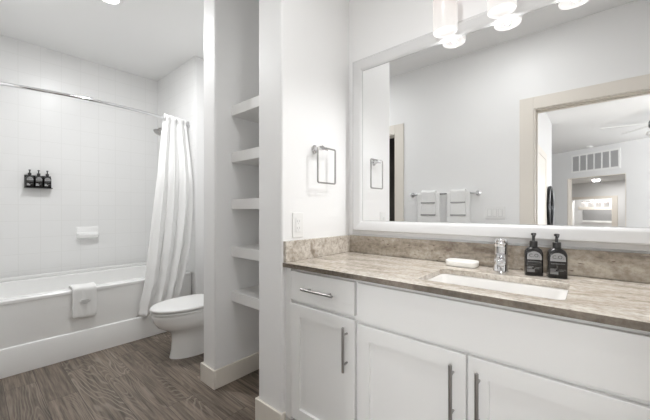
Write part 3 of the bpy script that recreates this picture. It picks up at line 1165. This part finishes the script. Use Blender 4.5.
# ------------------------------------------------------------------ towel ring and outlet on the side wall
t = thing('towel_ring', 'square chrome towel ring on the wall beside the mirror', 'towel ring', (1.39, YT, 1.42))
bm = bmesh.new()
YQ = 1.148
lathe(bm, [(0.024, 0), (0.024, -0.006), (0.012, -0.012), (0.009, -0.050), (0.013, -0.052), (0.013, -0.066)], 1.300, YT - 0.0005, 1.512, axis='y')
tube(bm, [(1.300, YQ, 1.512), (1.350, YQ, 1.512)], 0.009, 10)
obj('mount', bm, M['chrome'], t, smooth=True)
bm = bmesh.new()
pts = []
for q in rrect(1.346, 1.418, 0.077, 0.100, 0.010, 0, 4):
    pts.append((q[0], YQ, q[1]))
tube(bm, pts, 0.0050, 8, closed=True)
obj('ring', bm, M['nickel'], t, smooth=True)

t = thing('wall_outlet', 'white outlet plate above the granite side splash', 'outlet', (1.168, YT, 1.01))
obj('plate', B((1.128, 1.208, YT - 0.006, YT - 0.0005, 1.016, 1.150)), M['plastic'], t, 0.003)
ins = obj('insert', B((1.150, 1.186, YT - 0.0085, YT - 0.0055, 1.046, 1.120)), M['plastic'], t, 0.001)
bm = bmesh.new()
for z in (1.063, 1.099):
    for x in (1.160, 1.174):
        box(bm, x - 0.0015, x + 0.0015, YT - 0.0090, YT - 0.0083, z, z + 0.010)
    box(bm, 1.165, 1.169, YT - 0.0090, YT - 0.0083, z - 0.008, z - 0.004)
obj('slots', bm, M['slot'], ins)

# ------------------------------------------------------------------ towel bar on the opposite wall, seen in the mirror
BX = DX1 + 0.030
t = thing('towel_bar', 'chrome towel bar holding folded towels, seen in the mirror', 'towel bar', (DX1, 1.17, 1.335))
bm = bmesh.new()
tube(bm, [(BX, 0.825, 1.335), (BX, 1.520, 1.335)], 0.008, 10)
obj('rod', bm, M['chrome'], t, smooth=True)
for y in (0.835, 1.510):
    bm = bmesh.new()
    lathe(bm, [(0.025, 0), (0.025, 0.006), (0.012, 0.010), (0.011, 0.026), (0.012, 0.027), (0.012, 0.044)], DX1 + 0.0005, y, 1.335, axis='x')
    obj('post', bm, M['chrome'], t, smooth=True)
for (ya, yb, who, hint) in ((1.195, 1.440, 'left', 'farther from the switch plate'), (0.900, 1.125, 'right', 'nearer to the switch plate')):
    t = thing('bath_towel', 'long white bath towel under the others on the bar, %s' % hint, 'towel', (BX, (ya + yb) / 2, 0.9), 'towels on the bar')
    drape(ya, yb, BX + 0.011, 1.350, 0.82, BX - 0.011, 0.85, 0.005, 'cloth', t, seed=11 + len(who), axis='y', wav=0.35)
    ym, hw = (ya + yb) / 2, (yb - ya) / 2 * 0.66
    t = thing('hand_towel', 'white hand towel in mid layer over the bath towel, %s' % hint, 'towel', (BX, ym, 1.1), 'towels on the bar')
    drape(ym - hw, ym + hw, BX + 0.0155, 1.358, 1.105, BX - 0.0155, 1.15, 0.005, 'cloth', t, seed=21 + len(who), axis='y', wav=0.35)
    obj('woven_border_shade', B((BX + 0.0185, BX + 0.0195, ym - hw, ym + hw, 1.110, 1.124)), M['band_shade'], t)  # border and hem shadow in one dark strip
    t = thing('washcloth', 'small white washcloth topmost on the towel bar, %s' % hint, 'towel', (BX, ym, 1.2), 'towels on the bar')
    drape(ym - hw * 0.96, ym + hw * 0.96, BX + 0.020, 1.365, 1.235, BX - 0.020, 1.25, 0.005, 'cloth', t, seed=31 + len(who), axis='y', wav=0.35)
    obj('woven_border_shade', B((BX + 0.0230, BX + 0.0240, ym - hw * 0.96, ym + hw * 0.96, 1.238, 1.250)), M['band_shade'], t)  # washcloth border, hem shadow painted in

t = thing('light_switch', 'white three gang switch plate on the opposite wall, seen in the mirror', 'light switch', (DX1, 0.69, 1.08))
obj('plate', B((DX1 + 0.0005, DX1 + 0.007, 0.605, 0.775, 1.080, 1.203)), M['plastic'], t, 0.003)
for y in (0.644, 0.690, 0.736):
    obj('rocker', B((DX1 + 0.0065, DX1 + 0.010, y - 0.015, y + 0.015, 1.108, 1.175)), M['plastic'], t, 0.001)
    # dark gap under each rocker
obj('gaps', B(*[(DX1 + 0.0066, DX1 + 0.0074, y - 0.017, y + 0.017, 1.106, 1.177) for y in (0.644, 0.690, 0.736)]), M['slot'], t)

# ------------------------------------------------------------------ bedroom behind the camera, seen in the mirror through the doorway
XR = 3.236                       # mirrored X = XR - X
AN = math.radians(33.8)
NX, NY, EX, EY = math.cos(AN), -math.sin(AN), math.sin(AN), math.cos(AN)
CC = 8.4


def F(s, q, z):
    return (XR - (NX * (CC + q) + EX * s), NY * (CC + q) + EY * s, z)


struct('floor_bedroom', B((-17.5, -0.08, -3.6, 7.0, -0.08, -0.001)), M['carpet'])
struct('ceiling_bedroom', B((-17.5, -0.134, -3.6, 7.0, CEIL, CEIL + 0.1)), M['ceiling_bedroom'])
WYB = 0.545
struct('wall_bedroom_left', B((-3.65, DX0, WYB, WYB + 0.12, 0, CEIL)), M['paint_bedroom'])
struct('wall_bedroom_right', B((-17.5, DX0, -3.6, -3.5, 0, CEIL)), M['paint_bedroom'])
struct('wall_bedroom_near', B((DX0, DX1, -3.6, -3.47, 0, CEIL), (DX0, DX1, -1.5, -0.7205, 0, CEIL), (DX0, DX1, -3.47, -1.5, 0, 0.6), (DX0, DX1, -3.47, -1.5, 2.4, CEIL)), M['paint_bedroom'])
struct('added_window_2', B((DX0 + 0.02, DX1 - 0.02, -3.47, -3.41, 0.6, 2.4), (DX0 + 0.02, DX1 - 0.02, -1.56, -1.5, 0.6, 2.4), (DX0 + 0.02, DX1 - 0.02, -2.53, -2.47, 0.66, 2.34),
                     (DX0 + 0.02, DX1 - 0.02, -3.41, -1.56, 0.6, 0.66), (DX0 + 0.02, DX1 - 0.02, -3.41, -1.56, 2.34, 2.4)), M['plastic'])  # unseen window added to frame the second fill panel
struct('added_pane_2', B((DX0 + 0.055, DX0 + 0.065, -3.42, -1.55, 0.65, 2.35)), M['fill_pane'])  # added glowing pane, part of the fill
struct('wall_bedroom_far', B((-17.5, -17.4, -3.5, 6.9, 0, CEIL)), M['paint_bedroom'])
struct('wall_bedroom_side', B((-17.5, DX0, 6.9, 7.0, 0, CEIL)), M['paint_bedroom'])
# cased closet door on the bedroom wall
struct('trim_3', B((-2.71, -2.60, WYB - 0.012, WYB, 0, 2.04), (-1.60, -1.50, WYB - 0.012, WYB, 0, 2.04), (-2.60, -1.60, WYB - 0.012, WYB, 1.94, 2.04)), M['trim'], 0.002)
struct('door_1', B((-2.60, -1.60, WYB - 0.006, WYB - 0.0005, 0.01, 1.94)), M['trim'])
# dark framed round mirror
t = thing('round_mirror', 'black framed round mirror seen edge on in the mirror, past the doorway', 'mirror', (-3.03, WYB, 0.875))
bm = bmesh.new()
rr = 0.335
tube(bm, [(-3.03 + rr * math.cos(2 * PI * k / 48), WYB - 0.030, 1.206 + rr * math.sin(2 * PI * k / 48)) for k in range(48)], 0.028, 8, closed=True)
obj('frame', bm, M['blackmetal'], t, smooth=True)
bm = bmesh.new()
lathe(bm, [(rr, 0), (rr, -0.006)], -3.03, WYB - 0.012, 1.206, n=48, axis='y')
obj('glass', bm, M['mirror'], t)

# angled wall with the return grille and an opening to the hall
OS0, OS1, OZ = 4.92, 6.21, 2.01
TH = 0.14
WS0, WS1, WZ0, WZ1 = 2.1, 4.1, 0.6, 2.4
struct('added_window_1', B((WS0, WS0 + 0.06, 0.02, 0.09, WZ0, WZ1), (WS1 - 0.06, WS1, 0.02, 0.09, WZ0, WZ1), (WS0 + 0.06, WS1 - 0.06, 0.02, 0.09, WZ0, WZ0 + 0.06),
                     (WS0 + 0.06, WS1 - 0.06, 0.02, 0.09, WZ1 - 0.06, WZ1), (3.08, 3.12, 0.02, 0.09, WZ0 + 0.06, WZ1 - 0.06), xf=F), M['plastic'])  # unseen window added to frame the first fill panel
struct('added_pane_1', B((WS0 + 0.05, WS1 - 0.05, 0.05, 0.06, WZ0 + 0.05, WZ1 - 0.05), xf=F), M['fill_pane'])  # added glowing pane behind the first fill panel
struct('wall_hall_front', B((1.0, WS0, 0, TH, 0, CEIL), (WS1, OS0, 0, TH, 0, CEIL), (WS0, WS1, 0, TH, 0, WZ0), (WS0, WS1, 0, TH, WZ1, CEIL), (OS1, 11.5, 0, TH, 0, CEIL), (OS0, OS1, 0, TH, OZ, CEIL), xf=F), M['paint_bedroom'])
t = thing('vent_grille', 'white return air grille with grey slats high on the far wall, seen in the mirror', 'vent', F(5.565, 0, 2.15))
VS0, VS1, VZ0, VZ1 = 5.02, 6.11, 2.145, 2.605
bm = B((VS0, VS0 + 0.04, -0.015, -0.001, VZ0, VZ1), (VS1 - 0.04, VS1, -0.015, -0.001, VZ0, VZ1), (VS0 + 0.04, VS1 - 0.04, -0.015, -0.001, VZ0, VZ0 + 0.04),
       (VS0 + 0.04, VS1 - 0.04, -0.015, -0.001, VZ1 - 0.04, VZ1), xf=F)
for k in range(1, 6):
    s = VS0 + 0.04 + (VS1 - VS0 - 0.08) * k / 6
    box(bm, s - 0.014, s + 0.014, -0.014, -0.001, VZ0 + 0.04, VZ1 - 0.04, xf=F)
obj('frame', bm, M['plastic'], t)
bm = bmesh.new()
nz = 16
for k in range(nz):
    z = VZ0 + 0.045 + (VZ1 - VZ0 - 0.09) * k / nz
    box(bm, VS0 + 0.04, VS1 - 0.04, -0.010, -0.002, z, z + 0.014, xf=F)
obj('slats', bm, M['greyvent'], t)
obj('backing', B((VS0 + 0.03, VS1 - 0.03, -0.003, -0.0008, VZ0 + 0.03, VZ1 - 0.03), xf=F), M['greyvent'], t)
t = thing('smoke_detector', 'small white round detector on the bedroom ceiling, seen in the mirror', 'smoke detector', F(5.5, -0.25, CEIL))
bm = bmesh.new()
pd = F(5.5, -0.25, CEIL)
lathe(bm, [(0.065, -0.001), (0.065, -0.02), (0.05, -0.035), (0.01, -0.038)], *pd, n=24)
obj('body', bm, M['plastic'], t, smooth=True)

# hall behind the opening
HC = 2.20
HQ = 4.0
struct('ceiling_hall', B((OS0 - 0.6, 9.6, TH, 5.3, HC, HC + 0.06), xf=F), M['ceiling_bedroom'])
IS0, IS1, IZ = 7.66, 8.98, 1.58
struct('wall_hall_back', B((5.0, IS0, HQ, HQ + 0.1, 0, HC), (IS1, 9.6, HQ, HQ + 0.1, 0, HC), (IS0, IS1, HQ, HQ + 0.1, IZ, HC), xf=F), M['paint_bedroom'])
struct('trim_4', B((IS0 - 0.17, IS0, HQ - 0.02, HQ - 0.001, 0, IZ + 0.1), (IS1, IS1 + 0.17, HQ - 0.02, HQ - 0.001, 0, IZ + 0.1), (IS0, IS1, HQ - 0.02, HQ - 0.001, IZ, IZ + 0.1), xf=F), M['trim'])
struct('trim_5', B((OS0 - 0.005, OS0 + 0.012, 0, TH, 0, OZ), (OS1 - 0.012, OS1 + 0.005, 0, TH, 0, OZ), (OS0, OS1, 0, TH, OZ - 0.012, OZ + 0.004), xf=F), M['trim'])
RQ = 5.2
struct('wall_room_beyond', B((6.0, 11.5, RQ, RQ + 0.1, 0, HC), xf=F), M['paint_bedroom'])
struct('trim_6', B((8.0, 9.6, RQ - 0.02, RQ - 0.001, 1.21, 1.33), (7.98, 8.10, RQ - 0.02, RQ - 0.001, 0, 1.21), xf=F), M['trim'])
t = thing('window_blind', 'grey blind in a pale surround at the far end of the hall in the mirror', 'blind', F(8.8, RQ - 0.02, 0.8))
obj('blind', B((8.20, 9.42, RQ - 0.03, RQ - 0.002, 0.78, 1.20), xf=F), M['greyblind'], t)
obj('bottom_rail', B((8.20, 9.42, RQ - 0.05, RQ - 0.002, 0.70, 0.775), xf=F), M['plastic'], t)

t = thing('hall_ceiling_light', 'flat round hall ceiling light seen in the mirror below the vent', 'ceiling light', F(8.05, 3.8, HC))
pl_ = F(7.50, 3.0, HC)
t.location = pl_
LOC[t.name] = Vector(pl_)
bm = bmesh.new()
lathe(bm, [(0.10, -0.001), (0.10, -0.03), (0.08, -0.042), (0.02, -0.045)], *pl_, n=28)
obj('diffuser', bm, M['lens'], t, smooth=True)
lamp('hall_lamp', 'AREA', (pl_[0], pl_[1], HC - 0.05), 16, (1, 0.98, 0.96), 0.18)
rl = F(8.5, 4.6, HC - 0.03)
lamp('hall_room_lamp', 'AREA', rl, 26, (1, 0.98, 0.96), 0.3)

t = thing('chandelier', 'small chandelier with clear glass shades in the far hall, seen in the mirror', 'chandelier', F(8.5, 4.5, 1.48))
bm = bmesh.new()
a, b = F(8.1, 4.5, 1.52), F(9.0, 4.5, 1.52)
tube(bm, [a, b], 0.012, 8)
cm = F(8.55, 4.5, 1.52)
tube(bm, [cm, (cm[0], cm[1], HC)], 0.010, 8)
obj('stem', bm, M['nickel'], t, smooth=True)
for k in range(4):
    p_ = F(8.14 + 0.26 * k, 4.5, 1.30)
    bm = bmesh.new()
    lathe(bm, [(0.085, 0), (0.09, 0.01), (0.075, 0.17), (0.03, 0.20), (0.012, 0.22)], *p_, n=20)
    obj('lamp_shade', bm, M['shade'], t, smooth=True)

# ceiling fan, its blades and motor edge show in the mirror
fx_, fy_ = XR - 7.15, -0.80
t = thing('ceiling_fan', 'ceiling fan with pale blades at the bedroom ceiling, edge of it in the mirror', 'ceiling fan', (fx_, fy_, CEIL))
bm = bmesh.new()
lathe(bm, [(0.07, -0.001), (0.07, -0.04), (0.02, -0.06), (0.018, -0.10), (0.10, -0.115), (0.115, -0.15), (0.11, -0.22), (0.06, -0.26)], fx_, fy_, CEIL, n=28)
obj('motor', bm, M['fangrey'], t, smooth=True)
bm = bmesh.new()
lathe(bm, [(0.06, -0.262), (0.13, -0.29), (0.14, -0.33), (0.09, -0.38), (0.02, -0.395)], fx_, fy_, CEIL, n=28)
obj('lamp_shade', bm, M['plastic'], t, smooth=True)
for k in range(5):
    a = 2 * PI * k / 5 + 1.35
    ca, sa = math.cos(a), math.sin(a)
    bm = bmesh.new()
    rings = []
    for rad, hw in ((0.10, 0.02), (0.18, 0.05), (0.30, 0.06), (0.66, 0.068), (0.70, 0.05)):
        rings.append([(fx_ + ca * rad - sa * w, fy_ + sa * rad + ca * w, CEIL - 0.17 + z + w * 0.15) for w, z in ((-hw, -0.003), (hw, -0.003), (hw, 0.003), (-hw, 0.003))])
    loft(bm, rings)
    obj('blade', bm, M['fanblade'], t)
